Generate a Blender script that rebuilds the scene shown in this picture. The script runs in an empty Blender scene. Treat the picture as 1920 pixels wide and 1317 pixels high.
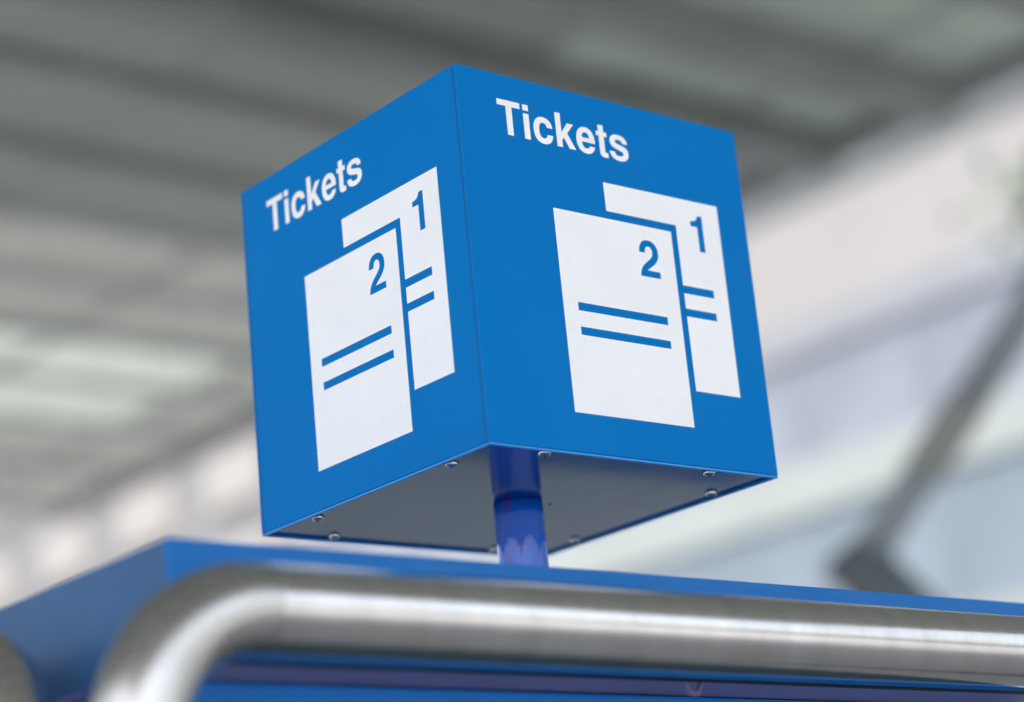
import bpy, bmesh, math, random
from mathutils import Vector, Matrix

random.seed(7)
sc = bpy.context.scene
COL = sc.collection
R = math.radians

# ------------------------------------------------------------------ camera
S = 0.36                       # edge of the sign cube in metres
ZB = 2.1115                    # height of the cube's underside
cam_d = bpy.data.cameras.new('camera')
cam = bpy.data.objects.new('camera', cam_d)
COL.objects.link(cam)
cam.matrix_world = Matrix(((0.770817, -0.117247, -0.626174, -1.249583),
                           (-0.630369, -0.282418, -0.723101, -1.484147),
                           (-0.092061, 0.952099, -0.291601, 1.600016),
                           (0, 0, 0, 1)))
cam_d.sensor_width = 36.0
cam_d.lens = 80.98
cam_d.clip_start = 0.05
cam_d.clip_end = 3000
cam_d.dof.use_dof = True
cam_d.dof.focus_distance = 5.93 * S
cam_d.dof.aperture_fstop = 1.9
cam_d.dof.aperture_blades = 9
sc.camera = cam

# ------------------------------------------------------------------ sky, sun, exposure
SUN_EL, SUN_ROT = 64.0, 226.0
world = bpy.data.worlds.new('World')
sc.world = world
world.use_nodes = True
wn = world.node_tree
sky = wn.nodes.new('ShaderNodeTexSky')
sky.sky_type = 'NISHITA'
sky.sun_disc = False
sky.sun_elevation = R(SUN_EL)
sky.sun_rotation = R(SUN_ROT)
sky.dust_density = 4.0
sky.air_density = 1.0
hsv = wn.nodes.new('ShaderNodeHueSaturation')
hsv.inputs['Saturation'].default_value = 0.45
wn.links.new(sky.outputs[0], hsv.inputs['Color'])
wn.links.new(hsv.outputs[0], wn.nodes['Background'].inputs[0])
wn.nodes['Background'].inputs[1].default_value = 0.15

sun_d = bpy.data.lights.new('sun', 'SUN')
sun_d.energy = 1.0
sun_d.angle = R(30)
sun_d.color = (1.0, 0.97, 0.93)
sun = bpy.data.objects.new('sun', sun_d)
COL.objects.link(sun)
sdir = Vector((math.sin(R(SUN_ROT)) * math.cos(R(SUN_EL)), math.cos(R(SUN_ROT)) * math.cos(R(SUN_EL)), math.sin(R(SUN_EL))))
sun.rotation_euler = sdir.to_track_quat('Z', 'Y').to_euler()

vs = sc.view_settings
vs.view_transform = 'Standard'
vs.look = 'None'
vs.exposure = 1.68
vs.gamma = 1.0
vs.use_curve_mapping = False
sc.cycles.use_denoising = True
sc.cycles.max_bounces = 10
sc.cycles.glossy_bounces = 5

# ------------------------------------------------------------------ materials
def lin(r, g, b):
    f = lambda c: (c / 255 / 12.92) if c / 255 <= 0.04045 else ((c / 255 + 0.055) / 1.055) ** 2.4
    return (f(r), f(g), f(b))

def mat(name, color, rough=0.5, metal=0.0, coat=0.0, var=0.06, vscale=6.0, bump=0.0, bscale=60.0,
        rough_var=0.0, rscale=12.0, stretch=(1, 1, 1), spec=0.5, grime=None, aniso=0.0):
    m = bpy.data.materials.new(name)
    m.use_nodes = True
    nt = m.node_tree
    L = nt.links.new
    b = nt.nodes['Principled BSDF']
    b.inputs['Roughness'].default_value = rough
    b.inputs['Metallic'].default_value = metal
    b.inputs['Coat Weight'].default_value = coat
    b.inputs['Coat Roughness'].default_value = 0.08
    b.inputs['Specular IOR Level'].default_value = spec
    b.inputs['Anisotropic'].default_value = aniso
    tc = nt.nodes.new('ShaderNodeTexCoord')
    mp = nt.nodes.new('ShaderNodeMapping')
    mp.inputs['Scale'].default_value = stretch
    L(tc.outputs['Object'], mp.inputs['Vector'])
    n1 = nt.nodes.new('ShaderNodeTexNoise')
    n1.inputs['Scale'].default_value = vscale
    n1.inputs['Detail'].default_value = 5
    L(mp.outputs[0], n1.inputs['Vector'])
    cr = nt.nodes.new('ShaderNodeValToRGB')
    lo = tuple(c * (1 - var) for c in color)
    hi = tuple(min(1, c * (1 + var)) for c in color)
    cr.color_ramp.elements[0].position = 0.3
    cr.color_ramp.elements[1].position = 0.7
    cr.color_ramp.elements[0].color = (*lo, 1)
    cr.color_ramp.elements[1].color = (*hi, 1)
    L(n1.outputs['Fac'], cr.inputs['Fac'])
    out = cr.outputs['Color']
    if grime:
        gcol, amount, gscale, lo_p, hi_p = grime
        n3 = nt.nodes.new('ShaderNodeTexNoise')
        n3.inputs['Scale'].default_value = gscale
        n3.inputs['Detail'].default_value = 8
        n3.inputs['Roughness'].default_value = 0.7
        L(mp.outputs[0], n3.inputs['Vector'])
        rr = nt.nodes.new('ShaderNodeMapRange')
        rr.inputs['From Min'].default_value = lo_p
        rr.inputs['From Max'].default_value = hi_p
        rr.inputs['To Max'].default_value = amount
        L(n3.outputs['Fac'], rr.inputs['Value'])
        mx = nt.nodes.new('ShaderNodeMix')
        mx.data_type = 'RGBA'
        L(rr.outputs[0], mx.inputs['Factor'])
        L(out, mx.inputs['A'])
        mx.inputs['B'].default_value = (*gcol, 1)
        out = mx.outputs['Result']
    L(out, b.inputs['Base Color'])
    if rough_var:
        n4 = nt.nodes.new('ShaderNodeTexNoise')
        n4.inputs['Scale'].default_value = rscale
        n4.inputs['Detail'].default_value = 6
        L(mp.outputs[0], n4.inputs['Vector'])
        r2 = nt.nodes.new('ShaderNodeMapRange')
        r2.inputs['From Min'].default_value = 0.3
        r2.inputs['From Max'].default_value = 0.7
        r2.inputs['To Min'].default_value = max(0.02, rough - rough_var)
        r2.inputs['To Max'].default_value = rough + rough_var
        L(n4.outputs['Fac'], r2.inputs['Value'])
        L(r2.outputs[0], b.inputs['Roughness'])
    if bump:
        n2 = nt.nodes.new('ShaderNodeTexNoise')
        n2.inputs['Scale'].default_value = bscale
        n2.inputs['Detail'].default_value = 4
        L(mp.outputs[0], n2.inputs['Vector'])
        bp = nt.nodes.new('ShaderNodeBump')
        bp.inputs['Strength'].default_value = bump
        bp.inputs['Distance'].default_value = 0.001
        L(n2.outputs['Fac'], bp.inputs['Height'])
        L(bp.outputs[0], b.inputs['Normal'])
    return m

def mat_panel(name, color, trans, tint):
    """roofing sheet: diffuse below, lets part of the daylight through"""
    m = bpy.data.materials.new(name)
    m.use_nodes = True
    nt = m.node_tree
    L = nt.links.new
    nt.nodes.remove(nt.nodes['Principled BSDF'])
    o = nt.nodes['Material Output']
    tc = nt.nodes.new('ShaderNodeTexCoord')
    n = nt.nodes.new('ShaderNodeTexNoise')
    n.inputs['Scale'].default_value = 1.3
    n.inputs['Detail'].default_value = 5
    L(tc.outputs['Object'], n.inputs['Vector'])
    cr = nt.nodes.new('ShaderNodeValToRGB')
    cr.color_ramp.elements[0].position = 0.3
    cr.color_ramp.elements[1].position = 0.7
    cr.color_ramp.elements[0].color = (*[c * 0.75 for c in tint], 1)
    cr.color_ramp.elements[1].color = (*tint, 1)
    L(n.outputs['Fac'], cr.inputs['Fac'])
    d = nt.nodes.new('ShaderNodeBsdfDiffuse')
    d.inputs['Color'].default_value = (*color, 1)
    t = nt.nodes.new('ShaderNodeBsdfTranslucent')
    L(cr.outputs[0], t.inputs['Color'])
    mx = nt.nodes.new('ShaderNodeMixShader')
    mx.inputs[0].default_value = trans
    L(d.outputs[0], mx.inputs[1])
    L(t.outputs[0], mx.inputs[2])
    L(mx.outputs[0], o.inputs['Surface'])
    return m

BLUE = (0.0004, 0.168, 0.485)
M = {}
M['sign_blue'] = mat('sign_blue_enamel', BLUE, rough=0.5, var=0.03, vscale=4, bump=0.02, bscale=500, spec=0.04,
                     grime=((0.03, 0.17, 0.42), 0.10, 9, 0.45, 0.75))
M['print_blue'] = mat('print_blue_vinyl', BLUE, rough=0.5, var=0.02, spec=0.04)
M['print_white'] = mat('print_white_vinyl', (0.88, 0.885, 0.89), rough=0.45, var=0.025, vscale=9, spec=0.25,
                       grime=((0.66, 0.62, 0.56), 0.28, 34, 0.55, 0.80), stretch=(1, 1, 0.35))
M['letter_white'] = mat('letter_white_vinyl', (0.89, 0.88, 0.86), rough=0.45, var=0.04, vscale=40, spec=0.25)
M['edge_highlight'] = mat('pale_blue_edge_highlight', (0.02, 0.29, 0.72), rough=0.30, var=0.04)  # paler blue that paints the highlight on the lower edges
M['seam'] = mat('dark_seam_sealant', (0.02, 0.02, 0.13), rough=0.6)
M['steel_plate'] = mat('brushed_dark_steel_plate', (0.18, 0.27, 0.38), rough=0.10, metal=1.0, var=0.10, vscale=5,
                       rough_var=0.03, rscale=30, bump=0.0, stretch=(1, 0.3, 1),
                       grime=((0.18, 0.22, 0.26), 0.5, 14, 0.5, 0.8))
M['screw'] = mat('zinc_screw', (0.85, 0.80, 0.75), rough=0.22, metal=1.0, var=0.1, vscale=300)
M['dark'] = mat('black_recess_shadow', (0.01, 0.01, 0.012), rough=0.7)  # black for the hole and for the painted shadow strip and rings
M['pole'] = mat('violet_blue_gloss_paint', (0.003, 0.13, 0.66), rough=0.10, coat=0.3, spec=0.4, var=0.2, vscale=7,
                bump=0.10, bscale=260, stretch=(1, 1, 0.5), grime=((0.13, 0.055, 0.33), 0.95, 11, 0.47, 0.60))
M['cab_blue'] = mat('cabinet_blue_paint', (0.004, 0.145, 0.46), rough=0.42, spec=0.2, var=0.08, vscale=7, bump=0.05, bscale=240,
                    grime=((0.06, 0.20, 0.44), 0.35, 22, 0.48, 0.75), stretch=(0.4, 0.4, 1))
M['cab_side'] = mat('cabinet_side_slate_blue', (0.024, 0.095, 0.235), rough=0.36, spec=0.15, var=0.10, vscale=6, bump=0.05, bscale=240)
M['cab_under'] = mat('header_soffit_violet_grey', (0.25, 0.21, 0.36), rough=0.5, var=0.12, vscale=8)
M['cab_low'] = mat('cabinet_front_blue', (0.008, 0.25, 0.80), rough=0.45, var=0.05)
M['cab_front'] = mat('cabinet_dark_petrol_front', (0.012, 0.035, 0.055), rough=0.4, var=0.1)
M['inox'] = mat('satin_stainless_tube', (0.66, 0.645, 0.62), rough=0.18, metal=1.0, var=0.06, vscale=9,
                rough_var=0.02, rscale=16, bump=0.0, stretch=(5, 1.2, 1.2),
                grime=((0.44, 0.425, 0.41), 0.45, 5, 0.42, 0.75))
M['inox_elbow'] = mat('matt_stainless_bend', (0.52, 0.51, 0.49), rough=0.29, metal=1.0, var=0.08, vscale=9, rough_var=0.05, rscale=20,
                      grime=((0.42, 0.40, 0.37), 0.5, 12, 0.46, 0.74))
M['weld'] = mat('dull_weld', (0.50, 0.49, 0.475), rough=0.30, metal=1.0, var=0.1, vscale=120, bump=0.05, bscale=300)
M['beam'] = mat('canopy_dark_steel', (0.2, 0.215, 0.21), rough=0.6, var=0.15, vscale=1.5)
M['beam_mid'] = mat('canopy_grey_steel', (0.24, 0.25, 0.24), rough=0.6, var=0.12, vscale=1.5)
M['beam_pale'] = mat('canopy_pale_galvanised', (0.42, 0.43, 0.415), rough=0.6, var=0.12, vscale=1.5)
M['prop'] = mat('grey_green_steel', (0.085, 0.108, 0.122), rough=0.5, var=0.2, vscale=2)
M['prop_pale'] = mat('pale_grey_steel', (0.22, 0.25, 0.27), rough=0.5, var=0.25, vscale=2)  # paler grey for the upper arm
M['band_wash'] = mat('pale_band_wash', (0.25, 0.265, 0.25), rough=0.6)  # pale tone painting the bright band that washes over the arm
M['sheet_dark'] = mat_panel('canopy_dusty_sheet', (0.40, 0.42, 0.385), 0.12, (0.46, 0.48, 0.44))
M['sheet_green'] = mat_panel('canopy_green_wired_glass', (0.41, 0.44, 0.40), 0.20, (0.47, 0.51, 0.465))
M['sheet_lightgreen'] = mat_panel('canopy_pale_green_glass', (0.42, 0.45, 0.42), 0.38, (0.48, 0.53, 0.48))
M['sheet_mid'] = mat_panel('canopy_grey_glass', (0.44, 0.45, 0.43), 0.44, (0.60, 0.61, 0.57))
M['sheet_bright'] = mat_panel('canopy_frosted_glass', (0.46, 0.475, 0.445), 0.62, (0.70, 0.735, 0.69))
M['stone'] = mat('pale_limestone', (0.33, 0.315, 0.30), rough=0.85, var=0.06, vscale=0.4, bump=0.2, bscale=6)
M['stone_dark'] = mat('grey_stone_course', (0.225, 0.235, 0.24), rough=0.85, var=0.1, vscale=0.6)
M['cornice'] = mat('dark_lead_cornice', (0.13, 0.145, 0.15), rough=0.8, var=0.2, vscale=0.7)
M['stone_band'] = mat('white_stone_band', (0.32, 0.345, 0.33), rough=0.8, var=0.05, vscale=0.6)
M['glazing'] = mat('pale_blue_glazing', (0.225, 0.243, 0.28), rough=0.35, var=0.14, vscale=0.5)
M['glazing_low'] = mat('grey_blue_glazing', (0.19, 0.23, 0.265), rough=0.35, var=0.14, vscale=0.35)
M['lintel'] = mat('grey_lintel', (0.265, 0.275, 0.295), rough=0.8, var=0.12, vscale=0.5)
M['mullion'] = mat('light_grey_mullion', (0.19, 0.215, 0.25), rough=0.5)
M['wing_wall'] = mat('wing_grey_render', (0.225, 0.22, 0.22), rough=0.85, var=0.08, vscale=0.6)
M['wing_window'] = mat('wing_pale_blind', (0.37, 0.345, 0.32), rough=0.7, var=0.08)
M['ground'] = mat('pale_concrete_paving', (0.35, 0.355, 0.36), rough=0.85, var=0.15, vscale=0.8, bump=0.3, bscale=20)
M['bark'] = mat('bark', (0.09, 0.07, 0.05), rough=0.9, var=0.3, vscale=8, bump=0.6, bscale=14)
M['leaf'] = mat('leaf_green', (0.045, 0.10, 0.035), rough=0.6, var=0.4, vscale=3)

# ------------------------------------------------------------------ helpers
def link(name, me, m=None, parent=None, loc=None):
    o = bpy.data.objects.new(name, me)
    COL.objects.link(o)
    if m is not None:
        me.materials.append(m)
    if parent is not None:
        o.parent = parent
    if loc is not None:
        o.location = loc
    return o

def tag(o, label=None, cat=None, group=None, kind=None):
    if label: o['label'] = label
    if cat: o['category'] = cat
    if group: o['group'] = group
    if kind: o['kind'] = kind
    return o

def empty(name, loc, label, cat, group=None):
    o = bpy.data.objects.new(name, None)
    o.empty_display_size = 0.1
    COL.objects.link(o)
    o.location = loc
    return tag(o, label, cat, group)

def box_mesh(name, lo, hi, bevel=0.0, seg=2):
    bm = bmesh.new()
    bmesh.ops.create_cube(bm, size=1)
    for v in bm.verts:
        for i in range(3):
            v.co[i] = lo[i] if v.co[i] < 0 else hi[i]
    if bevel:
        bmesh.ops.bevel(bm, geom=list(bm.edges), offset=bevel, segments=seg, profile=0.5, affect='EDGES')
    me = bpy.data.meshes.new(name)
    bm.to_mesh(me)
    bm.free()
    if bevel:
        for p in me.polygons: p.use_smooth = p.area < 1e-5 or False
    return me

def box(name, lo, hi, m, parent, origin=(0, 0, 0), bevel=0.0, seg=2):
    """box given in world metres; origin = world location of the parent"""
    lo = [a - b for a, b in zip(lo, origin)]
    hi = [a - b for a, b in zip(hi, origin)]
    c = [(a + b) / 2 for a, b in zip(lo, hi)]
    me = box_mesh(name, [a - b for a, b in zip(lo, c)], [a - b for a, b in zip(hi, c)], bevel, seg)
    return link(name, me, m, parent, c)

def sweep(name, pts, rad, m, parent, nseg=40, caps=True):
    """round tube along points"""
    bm = bmesh.new()
    rings = []
    pts = [Vector(p) for p in pts]
    up = None
    for i, p in enumerate(pts):
        t = (pts[min(i + 1, len(pts) - 1)] - pts[max(i - 1, 0)]).normalized()
        if up is None:
            up = Vector((0, 1, 0)) if abs(t.y) < 0.7 else Vector((1, 0, 0))
        u = (up - t * up.dot(t)).normalized()
        w = t.cross(u)
        up = u
        r = rad[i] if isinstance(rad, (list, tuple)) else rad
        rings.append([bm.verts.new(p + (u * math.cos(2 * math.pi * k / nseg) + w * math.sin(2 * math.pi * k / nseg)) * r) for k in range(nseg)])
    for a, b in zip(rings[:-1], rings[1:]):
        for k in range(nseg):
            bm.faces.new((a[k], a[(k + 1) % nseg], b[(k + 1) % nseg], b[k]))
    if caps:
        bm.faces.new(rings[0][::-1])
        bm.faces.new(rings[-1])
    bmesh.ops.recalc_face_normals(bm, faces=bm.faces)
    me = bpy.data.meshes.new(name)
    bm.to_mesh(me)
    bm.free()
    for p in me.polygons: p.use_smooth = len(p.vertices) == 4
    return link(name, me, m, parent)

def bez(path):
    """path: first point, then either (x,y) line points or ((c1),(c2),(end)) cubics -> polyline"""
    out = [path[0]]
    for seg in path[1:]:
        if isinstance(seg[0], (int, float)):
            out.append(seg)
        else:
            p0 = out[-1]
            c1, c2, p3 = seg
            for i in range(1, 15):
                t = i / 14
                a, b, c, d = (1 - t) ** 3, 3 * t * (1 - t) ** 2, 3 * t * t * (1 - t), t ** 3
                out.append((a * p0[0] + b * c1[0] + c * c2[0] + d * p3[0], a * p0[1] + b * c1[1] + c * c2[1] + d * p3[1]))
    return out

def sheet_mesh(name, loops, thick):
    """filled 2D outline (loops in the XY plane, z towards the viewer), a thin film with its own edge"""
    cu = bpy.data.curves.new(name, 'CURVE')
    cu.dimensions = '2D'
    cu.fill_mode = 'BOTH'
    cu.extrude = thick / 2
    for lp in loops:
        sp = cu.splines.new('POLY')
        sp.points.add(len(lp) - 1)
        for q, (x, y) in zip(sp.points, lp):
            q.co = (x, y, 0, 1)
        sp.use_cyclic_u = True
    tmp = bpy.data.objects.new('outline', cu)
    COL.objects.link(tmp)
    dg = bpy.context.evaluated_depsgraph_get()
    me = bpy.data.meshes.new_from_object(tmp.evaluated_get(dg))
    bpy.data.objects.remove(tmp)
    bpy.data.curves.remove(cu)
    me.name = name
    return me

# ================================================================== SETTING
gm = box_mesh('ground', (-1500, -1500, -0.3), (1500, 1500, 0.0))
tag(link('ground', gm, M['ground']), kind='structure')

# ------------------------------------------------------------------ station canopy
ZR = 6.6
can = empty('station_canopy', (0, 0, 0), 'grey steel platform canopy with glazed roof bays above and behind the ticket sign', 'canopy')
rows = [-7.5, -6.5, -5.5, -4.4, -3.3, -2.2, -1.1, 0.0, 1.1, 2.2, 3.2, 4.1, 5.0, 5.92, 6.84, 7.95, 8.95, 9.85, 10.8, 11.75, 12.72, 13.7, 14.9, 16.2]
cols = [-7.5, -6.0, -4.46, -2.93, -1.40, 0.13, 1.66, 3.18, 4.70, 6.22, 7.75, 8.60]
for y in rows:
    strong = y in (5.92, 6.84)
    w = 0.12 if strong else 0.05
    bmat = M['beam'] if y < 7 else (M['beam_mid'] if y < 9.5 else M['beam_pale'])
    box('cross_beam', (cols[0], y - w, ZR - (0.24 if strong else 0.07)), (cols[-1] - 0.06, y + w, ZR), bmat, can)
for x in cols[:-1]:
    box('purlin', (x - 0.03, rows[0], ZR + 0.017), (x + 0.03, rows[-1], ZR + 0.12), M['beam_pale'], can)
box('edge_beam', (8.56, rows[0] - 0.1, ZR - 0.10), (8.72, rows[-1] + 0.1, ZR + 0.24), M['beam'], can)
panel_cache = {}
for i in range(len(cols) - 1):
    for j in range(len(rows) - 1):
        x0, x1, y0, y1 = cols[i], cols[i + 1], rows[j], rows[j + 1]
        yc = (y0 + y1) / 2
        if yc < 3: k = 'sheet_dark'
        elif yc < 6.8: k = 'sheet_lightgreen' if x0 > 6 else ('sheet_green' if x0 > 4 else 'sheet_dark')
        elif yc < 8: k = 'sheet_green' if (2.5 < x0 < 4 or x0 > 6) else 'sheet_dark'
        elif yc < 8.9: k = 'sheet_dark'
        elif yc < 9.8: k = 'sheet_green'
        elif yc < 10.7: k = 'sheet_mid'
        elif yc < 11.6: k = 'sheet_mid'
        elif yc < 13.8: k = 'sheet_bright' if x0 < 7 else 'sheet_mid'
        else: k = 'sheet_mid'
        key = (round(x1 - x0, 3), round(y1 - y0, 3), k)
        if key not in panel_cache:
            hx, hy = (x1 - x0) / 2 - 0.003, (y1 - y0) / 2 - 0.003
            me = box_mesh('roof_panel', (-hx, -hy, -0.006), (hx, hy, 0.006))
            me.materials.append(M[k])
            panel_cache[key] = me
        link('roof_panel', panel_cache[key], None, can, ((x0 + x1) / 2, yc, ZR + 0.0085))
for (x, y) in ((8.4, -6.8), (-7.2, -6.8), (-7.2, 15.6), (8.4, 15.9)):
    if (x, y) == (8.4, 15.9):
        continue
    sweep('column', [(x, y, 0), (x, y, ZR - 0.02)], 0.14, M['beam'], can, 20)

# kinked prop under the canopy edge
prop = empty('kinked_steel_prop', (7.2, 2.55, 0), 'bent grey green steel prop with its knee behind the blue cabinet', 'prop')
def flatbar(name, a, b, wid, dep, m, parent, base):
    a, b = Vector(a) - Vector(base), Vector(b) - Vector(base)
    ax = (b - a)
    Lh = ax.length / 2
    me = box_mesh(name, (-wid / 2, -dep / 2, -Lh), (wid / 2, dep / 2, Lh), 0.012)
    o = link(name, me, m, parent, (a + b) / 2)
    z = ax.normalized()
    y = Vector((0.63, 0.77, 0)); y = (y - z * y.dot(z)).normalized()
    x = y.cross(z)
    o.rotation_euler = Matrix((x, y, z)).transposed().to_euler()
    return o
PB = (7.2, 2.55, 0)
knee = (5.55, 4.42, 3.30)
kt = Vector(knee) + (Vector(knee) - Vector((7.22, 2.55, 0.0))).normalized() * 0.09
flatbar('lower_arm', (7.22, 2.55, 0.0), kt, 0.22, 0.16, M['prop'], prop, PB)
ua = flatbar('upper_arm', knee, (7.15, 2.42, 6.33), 0.15, 0.14, M['prop_pale'], prop, PB)
c0 = Vector(knee).lerp(Vector((7.15, 2.42, 6.33)), 0.115)
c1 = Vector(knee).lerp(Vector((7.15, 2.42, 6.33)), 0.195)
flatbar('band_wash_sleeve', c0, c1, 0.165, 0.155, M['band_wash'], prop, PB)  # added sleeve, lightens the arm where the bright band lies behind
kp = sweep('knee_plate', [Vector(knee) - Vector(PB) + Vector((-0.06, -0.075, 0)), Vector(knee) - Vector(PB) + Vector((0.06, 0.075, 0))], 0.08, M['prop'], prop, 24)

# ------------------------------------------------------------------ station building behind
FX = 16.0
bld = empty('station_building', (FX, 18, 0), 'pale stone station building with blue glazed bands beyond the canopy', 'building')
BO = (FX, 18, 0)
def fbox(name, y0, y1, z0, z1, m, proud=0.0, depth=0.4, parent=bld, origin=BO):
    return box(name, (FX - proud, y0, z0), (FX + depth, y1, z1), m, parent, origin)
Y0, Y1 = -8.0, 23.4
fbox('plinth', Y0, Y1, 0.0, 3.2, M['stone_dark'], 0.05)
fbox('lower_wall', Y0, Y1, 3.2, 4.6, M['stone'], 0.0)
fbox('string_course', Y0, Y1, 6.60, 7.14, M['stone_band'], 0.03)
fbox('sill_course', Y0, Y1, 4.6, 5.25, M['stone_band'], 0.03)
fbox('lintel_course', Y0, Y1, 8.24, 8.60, M['lintel'], 0.03)
fbox('upper_wall', Y0, Y1, 8.60, 9.86, M['stone'], 0.0)
fbox('cornice', Y0, Y1, 9.86, 10.12, M['cornice'], 0.04)
fbox('parapet', Y0, Y1, 10.12, 13.4, M['stone'], 0.02)
fbox('rear_wall', Y0, Y1, 0.0, 13.3, M['stone'], -0.5, 6.0)
y = Y0
k = 0
while y < Y1 - 0.1:
    y2 = min(y + 1.7, Y1)
    g = fbox('window', y + 0.05, y2 - 0.05, 7.16, 8.22, M['glazing'], -0.03)
    g2 = fbox('window', y + 0.05, y2 - 0.05, 5.27, 6.58, M['glazing_low'], -0.03)
    fbox('mullion', y2 - 0.05, y2 + 0.05, 7.14, 8.24, M['mullion'], -0.02)
    fbox('mullion', y2 - 0.05, y2 + 0.05, 5.25, 6.60, M['mullion'], -0.02)
    y = y2

# side wing further along, grey with pale window panels
wing = empty('grey_wing_building', (FX, 28, 0), 'grey building wing with rows of pale square window panels', 'building')
WO = (FX, 28, 0)
box('wall', (FX + 0.2, 23.5, 0), (FX + 5, 34, 11.6), M['wing_wall'], wing, WO)
box('roof_slab', (FX - 0.3, 23.45, 11.6), (FX + 5.2, 34.2, 11.9), M['wing_wall'], wing, WO)
yy = 24.0
while yy < 33.5:
    zz = 6.6
    while zz < 10.9:
        w = box('window', (FX + 0.1, yy, zz), (FX + 0.24, yy + 1.45, zz + 0.80), M['wing_window'], wing, WO)
        zz += 1.35
    yy += 2.45

# ------------------------------------------------------------------ tree at the right
tree = empty('broadleaf_tree', (11.3, 5.70, 0), 'green broadleaf tree standing between the canopy edge and the pale building', 'tree')
sweep('trunk', [(0, 0, 0), (0.05, 0.02, 1.5), (-0.05, 0.05, 3.2), (0.02, 0.0, 5.0), (0.0, 0.0, 6.4)], [0.20, 0.16, 0.13, 0.09, 0.03], M['bark'], tree, 14)
for a in range(7):
    an = a * 0.9
    z0 = 4.0 + 0.28 * a
    sweep('limb', [(0, 0, z0), (0.6 * math.cos(an), 0.6 * math.sin(an), z0 + 0.45), (1.15 * math.cos(an), 1.15 * math.sin(an), z0 + 0.75)], [0.06, 0.04, 0.015], M['bark'], tree, 8)
bm = bmesh.new()
clumps = [Vector((random.gauss(0, 0.65), random.gauss(0, 0.65), 6.1 + random.gauss(0, 0.65))) for _ in range(48)]
for c in clumps:
    for _ in range(70):
        p = c + Vector((random.gauss(0, 0.2), random.gauss(0, 0.2), random.gauss(0, 0.17)))
        n = Vector((random.gauss(0, 1), random.gauss(0, 1), random.gauss(0.4, 1))).normalized()
        u = n.orthogonal().normalized()
        v = n.cross(u)
        s = random.uniform(0.05, 0.09)
        bm.faces.new([bm.verts.new(p + u * s), bm.verts.new(p + v * s * 0.55), bm.verts.new(p - u * s), bm.verts.new(p - v * s * 0.55)])
me = bpy.data.meshes.new('crown')
bm.to_mesh(me); bm.free()
link('crown', me, M['leaf'], tree)

# ================================================================== TICKET MACHINE CABINET
def U(x, y, z):               # sign units -> world metres
    return Vector((x * S, y * S, z * S + ZB))
ZT = -0.35
XL, XR, YF, YB = -1.035, 2.035, -0.186, 1.186
ZF = -0.597
mb = U(0.5, 0.5, 0); mb.z = 0
mach = empty('ticket_machine', mb, 'blue ticket machine cabinet with overhanging header carrying the cube sign', 'ticket machine')
MO = tuple(mb)
def ubox(name, a, b, m, bevel=0.0, parent=mach, origin=MO):
    return box(name, U(*a), U(*b), m, parent, origin, bevel)
t = 0.012
ubox('front_fascia', (XL, YF, ZF), (XR, YF + t, ZT), M['cab_blue'], 0.0009)
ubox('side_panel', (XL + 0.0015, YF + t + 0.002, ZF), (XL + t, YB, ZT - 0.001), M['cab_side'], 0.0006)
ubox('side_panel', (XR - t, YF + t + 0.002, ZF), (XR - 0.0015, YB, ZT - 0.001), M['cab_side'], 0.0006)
ubox('top_cover', (XL + t + 0.001, YF + t + 0.001, ZT - 0.02), (XR - t - 0.001, YB, ZT - 0.004), M['cab_blue'])
ubox('soffit', (XL + t + 0.001, YF + t + 0.001, ZF + 0.006), (XR - t - 0.001, YB, ZF + 0.02), M['cab_under'])
ubox('back_panel', (XL + t, YB + 0.001, ZF), (XR - t, YB + 0.012, ZT), M['cab_side'])
lo = Vector((XL * S + 0.03, 0.06 * S, 0.0)); hi = Vector((XR * S - 0.03, YB * S - 0.03, U(0, 0, ZF + 0.004).z))
box('cabinet_body', lo, hi, M['cab_low'], mach, MO, 0.003)
box('front_panel', (lo.x + 0.02, lo.y - 0.014, 0.12), (hi.x - 0.02, lo.y - 0.0005, U(0, 0, -0.82).z), M['cab_front'], mach, MO, 0.002)
ubox('shadow_line_strip', (XL + 0.02, YF + t + 0.002, ZF - 0.002), (XR - 0.02, YF + t + 0.030, ZF + 0.004), M['dark'])  # added black strip, paints the shadow line under the fascia
# small V-shaped piece added for a reflection under the header
bm = bmesh.new()
prof = [(-0.012, 0), (-0.007, -0.010), (-0.004, -0.0125), (0.004, -0.0125), (0.007, -0.010), (0.012, 0), (0.010, 0.0), (0.0035, -0.008), (-0.0035, -0.008), (-0.010, 0.0)]
f = [bm.verts.new((x, 0, z)) for x, z in prof]
g = [bm.verts.new((x, 0.004, z)) for x, z in prof]
bm.faces.new(f); bm.faces.new(g[::-1])
for i in range(len(prof)):
    j = (i + 1) % len(prof)
    bm.faces.new((f[i], g[i], g[j], f[j]))
bmesh.ops.recalc_face_normals(bm, faces=bm.faces)
me = bpy.data.meshes.new('reflection_piece'); bm.to_mesh(me); bm.free()
link('reflection_piece', me, M['cab_under'], mach, U(0.45, YF + 0.04, ZF - 0.001) - mb)

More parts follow.
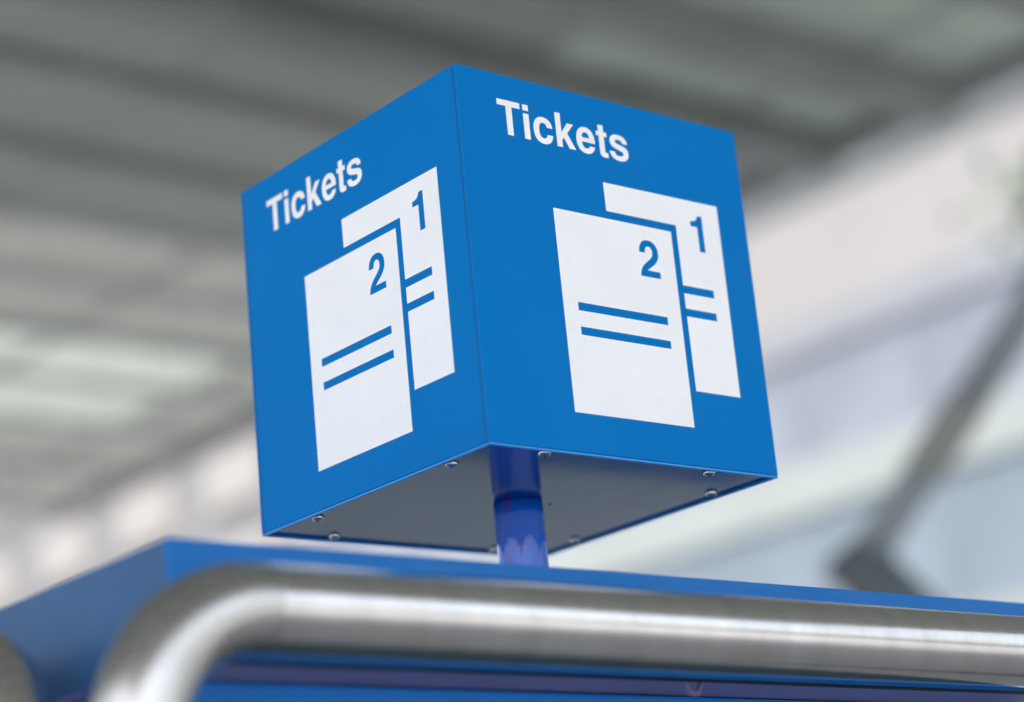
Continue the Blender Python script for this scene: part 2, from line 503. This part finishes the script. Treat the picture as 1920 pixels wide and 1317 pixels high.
# ================================================================== STEEL HOOPS
DIA = 0.185
RB = 1.5 * DIA
def hoop(along, fixed, a0, a1, label):
    """along: 'x' or 'y' ; a0/a1 = bend start / end along the rail, in sign units"""
    zc = -0.536
    def P(a, z):
        q = U(a, fixed, z) if along == 'x' else U(fixed, a, z)
        return q
    base = P(a0 - RB, 0); base.z = 0
    h = empty('barrier_hoop', base, label, 'barrier', 'stainless hoops guarding the ticket machine')
    r = DIA / 2 * S
    loc = lambda q: q - base
    e = 0.0
    sweep('rail', [loc(P(a0 + e + (a1 - a0 - 2 * e) * i / 24, zc)) for i in range(25)], r, M['inox'], h, 96, False)
    for (ac, sg) in ((a0, -1), (a1, 1)):
        pts = []
        for i in range(33):
            ph = math.pi / 2 * i / 32
            pts.append(loc(P(ac + sg * RB * math.sin(ph), zc - RB * (1 - math.cos(ph)))))
        sweep('elbow', pts, r, M['inox_elbow'], h, 96, False)
        sweep('weld_seam', [loc(P(ac - sg * 0.001, zc)), loc(P(ac - sg * 0.012, zc))], r * 1.003, M['weld'], h, 96, False)
        p0 = loc(P(ac + sg * RB, zc - RB)); p1 = p0.copy(); p1.z = 0.006
        sweep('post', [p0.lerp(p1, i / 6) for i in range(7)], r, M['inox_elbow'], h, 96, False)
        sweep('foot_flange', [Vector((p0.x, p0.y, 0.0)), Vector((p0.x, p0.y, 0.012))], r * 1.9, M['inox'], h, 40)
    return h
hoop('x', -0.386, -0.965, 1.98, 'satin stainless hoop running across the cabinet front below the sign')
hoop('y', -1.235, 0.357, 1.02, 'short stainless hoop beside the slate blue cabinet side')

# ================================================================== CUBE SIGN
sb = U(0.5, 0.5, ZT - 0.004)
sign = empty('ticket_sign', sb, 'blue cube sign reading Tickets on a short blue pole atop the cabinet', 'sign')
SO = tuple(sb)
PT = 0.011                    # panel thickness in sign units
G = 0.0024

# --- glyph outlines, 1000 units per em
GL = {
 'T': (611, [[(233, 0), (233, 604), (20, 604), (20, 729), (596, 729), (596, 604), (383, 604), (383, 0)]]),
 'i': (278, [[(67, 0), (67, 540), (210, 540), (210, 0)], [(67, 604), (67, 729), (210, 729), (210, 604)]]),
 'c': (556, [bez([(524, 341), (384, 341), ((375, 398), (340, 427), (283, 427)), ((213, 427), (175, 368), (175, 259)), ((175, 156), (213, 98), (283, 98)), ((338, 98), (371, 127), (384, 188)), (524, 188), ((513, 57), (421, -23), (284, -23)), ((127, -23), (34, 83), (34, 259)), ((34, 440), (127, 549), (285, 549)), ((424, 549), (516, 471), (524, 341))])]),
 'k': (556, [[(64, 0), (64, 729), (204, 729), (204, 322), (370, 540), (534, 540), (352, 322), (549, 0), (382, 0), (256, 216), (204, 154), (204, 0)]]),
 'e': (556, [bez([(527, 226), (176, 226), ((178, 130), (219, 90), (285, 90)), ((331, 90), (364, 111), (374, 149)), (515, 149), ((484, 43), (401, -23), (279, -23)), ((127, -23), (34, 82), (34, 255)), ((34, 440), (126, 549), (279, 549)), ((437, 549), (532, 436), (527, 226))]),
             bez([(378, 320), ((370, 398), (336, 435), (279, 435)), ((221, 435), (185, 398), (179, 320))])]),
 't': (333, [bez([(88, 679), (228, 679), (228, 535), (307, 535), (307, 438), (228, 438), (228, 130), ((228, 100), (240, 90), (275, 90)), (307, 92), (307, -8), ((285, -16), (258, -20), (228, -20)), ((130, -20), (88, 20), (88, 100)), (88, 438), (22, 438), (22, 535), (88, 535)])]),
 's': (556, [bez([(519, 370), (384, 370), ((382, 417), (347, 442), (276, 442)), ((217, 442), (188, 427), (188, 397)), ((188, 369), (205, 359), (270, 343)), (405, 311), ((489, 291), (531, 243), (531, 166)), ((531, 47), (437, -23), (283, -23)), ((123, -23), (33, 42), (27, 165)), (163, 165), ((168, 107), (204, 84), (283, 84)), ((350, 84), (391, 106), (391, 143)), ((391, 172), (375, 186), (328, 199)), (188, 235), ((96, 260), (48, 310), (48, 385)), ((48, 487), (134, 549), (276, 549)), ((424, 549), (516, 483), (519, 370))])]),
 '2': (556, [bez([(511, 0), (29, 0), ((35, 120), (80, 190), (200, 280)), ((330, 375), (364, 415), (364, 475)), ((364, 550), (330, 590), (275, 590)), ((215, 590), (184, 548), (181, 460)), (42, 460), ((44, 610), (130, 710), (280, 710)), ((420, 710), (508, 615), (508, 480)), ((508, 375), (455, 300), (330, 215)), ((250, 160), (225, 145), (210, 124)), (511, 124)])]),
 '1': (556, [bez([(372, 710), (372, 0), (230, 0), (230, 486), (62, 486), (62, 583), ((180, 583), (240, 625), (258, 710))])]),
}
def glyph(ch, x, z, k):
    return [[(x + px * k, z + pz * k) for px, pz in lp] for lp in GL[ch][1]]

FACES = {  # origin of u=0,z=0 on the outer surface, u direction, outward normal
    'front': ((0, 0), (1, 0), (0, -1)),
    'left': ((0, 1), (0, -1), (-1, 0)),
    'back': ((1, 1), (-1, 0), (0, 1)),
    'right': ((1, 0), (0, 1), (1, 0)),
}
sheets = {}
def art():
    """(name, material, layer, loops) for one face, in face units 0..1"""
    A = []
    k = 0.0965 / 729
    x = 0.128 - 20 * k
    for n, ch in enumerate('Tickets'):
        A.append(('letter', 'letter_white', 1, glyph(ch, x, 0.8318, k)))
        adv = GL[ch][0] * k
        if ch == 'T': adv -= 0.0012
        x += adv
    A.append(('rear_ticket_symbol', 'print_white', 1, [[(0.4718, 0.7560), (0.8905, 0.7560), (0.8905, 0.2075), (0.7265, 0.2075), (0.7240, 0.6750), (0.4725, 0.6750)]]))
    A.append(('front_ticket_symbol', 'print_white', 1, [[(0.2855, 0.6530), (0.7020, 0.6530), (0.7035, 0.1050), (0.2880, 0.1045)]]))
    for (a, b, c, d) in ((0.337, 0.651, 0.3810, 0.4030), (0.338, 0.6525, 0.3152, 0.3370), (0.7215, 0.8372, 0.4812, 0.5034), (0.7215, 0.8372, 0.4160, 0.4378)):
        A.append(('stripe', 'print_blue', 2, [[(a, c), (b, c), (b, d), (a, d)]]))
    k2 = 0.1045 / 710
    A.append(('digit', 'print_blue', 2, glyph('2', 0.5742 - 35 * k2, 0.5090, k2)))
    A.append(('digit', 'print_blue', 2, glyph('1', 0.7800 - 62 * k2, 0.6108, k2)))
    return A
ART = art()
for fi, (fname, (o2, ud, nd)) in enumerate(FACES.items()):
    # panel: front/back run corner to corner, left/right butt in behind them with a hairline seam
    a = [o2[0], o2[1]]; b = [o2[0] + ud[0], o2[1] + ud[1]]
    inn = (-nd[0] * PT, -nd[1] * PT)
    if fname in ('left', 'right'):
        a[1] += ud[1] * (PT + G); b[1] -= ud[1] * (PT + G)
    xs = [a[0], b[0], a[0] + inn[0], b[0] + inn[0]]; ys = [a[1], b[1], a[1] + inn[1], b[1] + inn[1]]
    pl = (min(xs), min(ys), 0.0); ph = (max(xs), max(ys), 1.0)
    panel = ubox('face_panel', pl, ph, M['sign_blue'], 0.0011, sign, SO)
    if fname in ('front', 'left'):
        pc = Vector(panel.location) + sb           # world centre of the panel
        ang = math.atan2(ud[1], ud[0])
        for (nm, mk, layer, loops) in ART:
            if nm == 'letter' or True:
                key = (nm, str(loops[0][0]), mk)
            cx = sum(p[0] for p in loops[0]) / len(loops[0]); cz = sum(p[1] for p in loops[0]) / len(loops[0])
            if key not in sheets:
                me = sheet_mesh(nm, [[((px - cx) * S, (pz - cz) * S) for px, pz in lp] for lp in loops], 0.00012)
                me.materials.append(M[mk])
                sheets[key] = me
            off = 0.00009 + (layer - 1) * 0.00016
            wpos = U(o2[0] + ud[0] * cx, o2[1] + ud[1] * cx, cz) + Vector((nd[0], nd[1], 0)) * off
            ob = link(nm, sheets[key], None, panel, wpos - pc)
            ob.rotation_euler = (math.pi / 2, 0, ang)
# hairline sealant in the vertical joints
for (x, yb) in ((0, 0), (0, 1), (1, 0), (1, 1)):
    y0 = PT - 0.0006 if yb == 0 else 1 - PT - G - 0.0004
    x0 = 0.002 if x == 0 else 1 - PT
    ubox('joint_sealant', (x0, y0, 0.004), (x0 + PT - 0.002, y0 + G + 0.001, 0.996), M['seam'], 0, sign, SO)
ubox('lid', (PT, PT, 0.985), (1 - PT, 1 - PT, 0.996), M['sign_blue'], 0, sign, SO)
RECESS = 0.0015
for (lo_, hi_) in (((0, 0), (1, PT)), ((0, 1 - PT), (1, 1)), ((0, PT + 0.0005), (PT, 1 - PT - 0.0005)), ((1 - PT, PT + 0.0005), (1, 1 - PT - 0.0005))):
    ubox('lower_edge_highlight', (lo_[0] + 0.0006, lo_[1] + 0.0006, -0.0062), (hi_[0] - 0.0006, hi_[1] - 0.0006, -0.0004), M['edge_highlight'], 0.0006, sign, SO)  # added strips, their paler colour carries the edge highlight
plate = ubox('base_plate', (PT + 0.0008, PT + 0.0008, RECESS), (1 - PT - 0.0008, 1 - PT - 0.0008, RECESS + 0.008), M['steel_plate'], 0, sign, SO)
pc = Vector(plate.location) + sb
# pan-head screws under the plate
def screw_mesh():
    bm = bmesh.new()
    prof = [(0.0058, 0.0), (0.0058, -0.0010), (0.0052, -0.0024), (0.0039, -0.0033), (0.0026, -0.0036), (0.0022, -0.0014), (0.0, -0.0013)]
    n = 20
    rings = []
    for r, z in prof[:-1]:
        rings.append([bm.verts.new((r * math.cos(2 * math.pi * i / n), r * math.sin(2 * math.pi * i / n), z)) for i in range(n)])
    for a, b in zip(rings[:-1], rings[1:]):
        for i in range(n):
            bm.faces.new((a[i], b[i], b[(i + 1) % n], a[(i + 1) % n]))
    bm.faces.new(rings[-1])
    bmesh.ops.recalc_face_normals(bm, faces=bm.faces)
    me = bpy.data.meshes.new('screw'); bm.to_mesh(me); bm.free()
    for p in me.polygons: p.use_smooth = True
    me.materials.append(M['screw'])
    return me
sm = screw_mesh()
wm = bpy.data.meshes.new('screw_shadow_ring')
bm = bmesh.new()
bmesh.ops.create_cone(bm, cap_ends=True, segments=24, radius1=0.0068, radius2=0.0068, depth=0.0008)
bm.to_mesh(wm); bm.free()
wm.materials.append(M['dark'])
for (x, y) in ((0.041, 0.205), (0.041, 0.79), (0.205, 0.036), (0.78, 0.041), (0.951, 0.21), (0.955, 0.79), (0.212, 0.957), (0.788, 0.962)):
    o = link('screw', sm, None, plate, U(x, y, RECESS) - pc)
    o.rotation_euler = (0, 0, random.random() * 3)
    link('screw_shadow_ring', wm, None, plate, U(x, y, RECESS) - pc)  # added dark disc, paints the shadow around each screw head
hm = bpy.data.meshes.new('drain_hole')
bm = bmesh.new()
bmesh.ops.create_cone(bm, cap_ends=True, segments=14, radius1=0.0019, radius2=0.0019, depth=0.0004)
bm.to_mesh(hm); bm.free()
link('drain_hole', hm, M['dark'], plate, U(0.586, 0.467, RECESS - 0.0003) - pc)
# pole
pr = 0.0675 * S
pt, pb = U(0.5, 0.5, RECESS), U(0.5, 0.5, ZT - 0.004)
sweep('pole', [Vector((0, 0, 0.001 + (pt.z - pb.z - 0.001) * i / 10)) for i in range(11)], pr, M['pole'], sign, 64)
sweep('base_flange', [Vector((0, 0, 0.0)), Vector((0, 0, 0.006))], pr * 1.8, M['pole'], sign, 40)
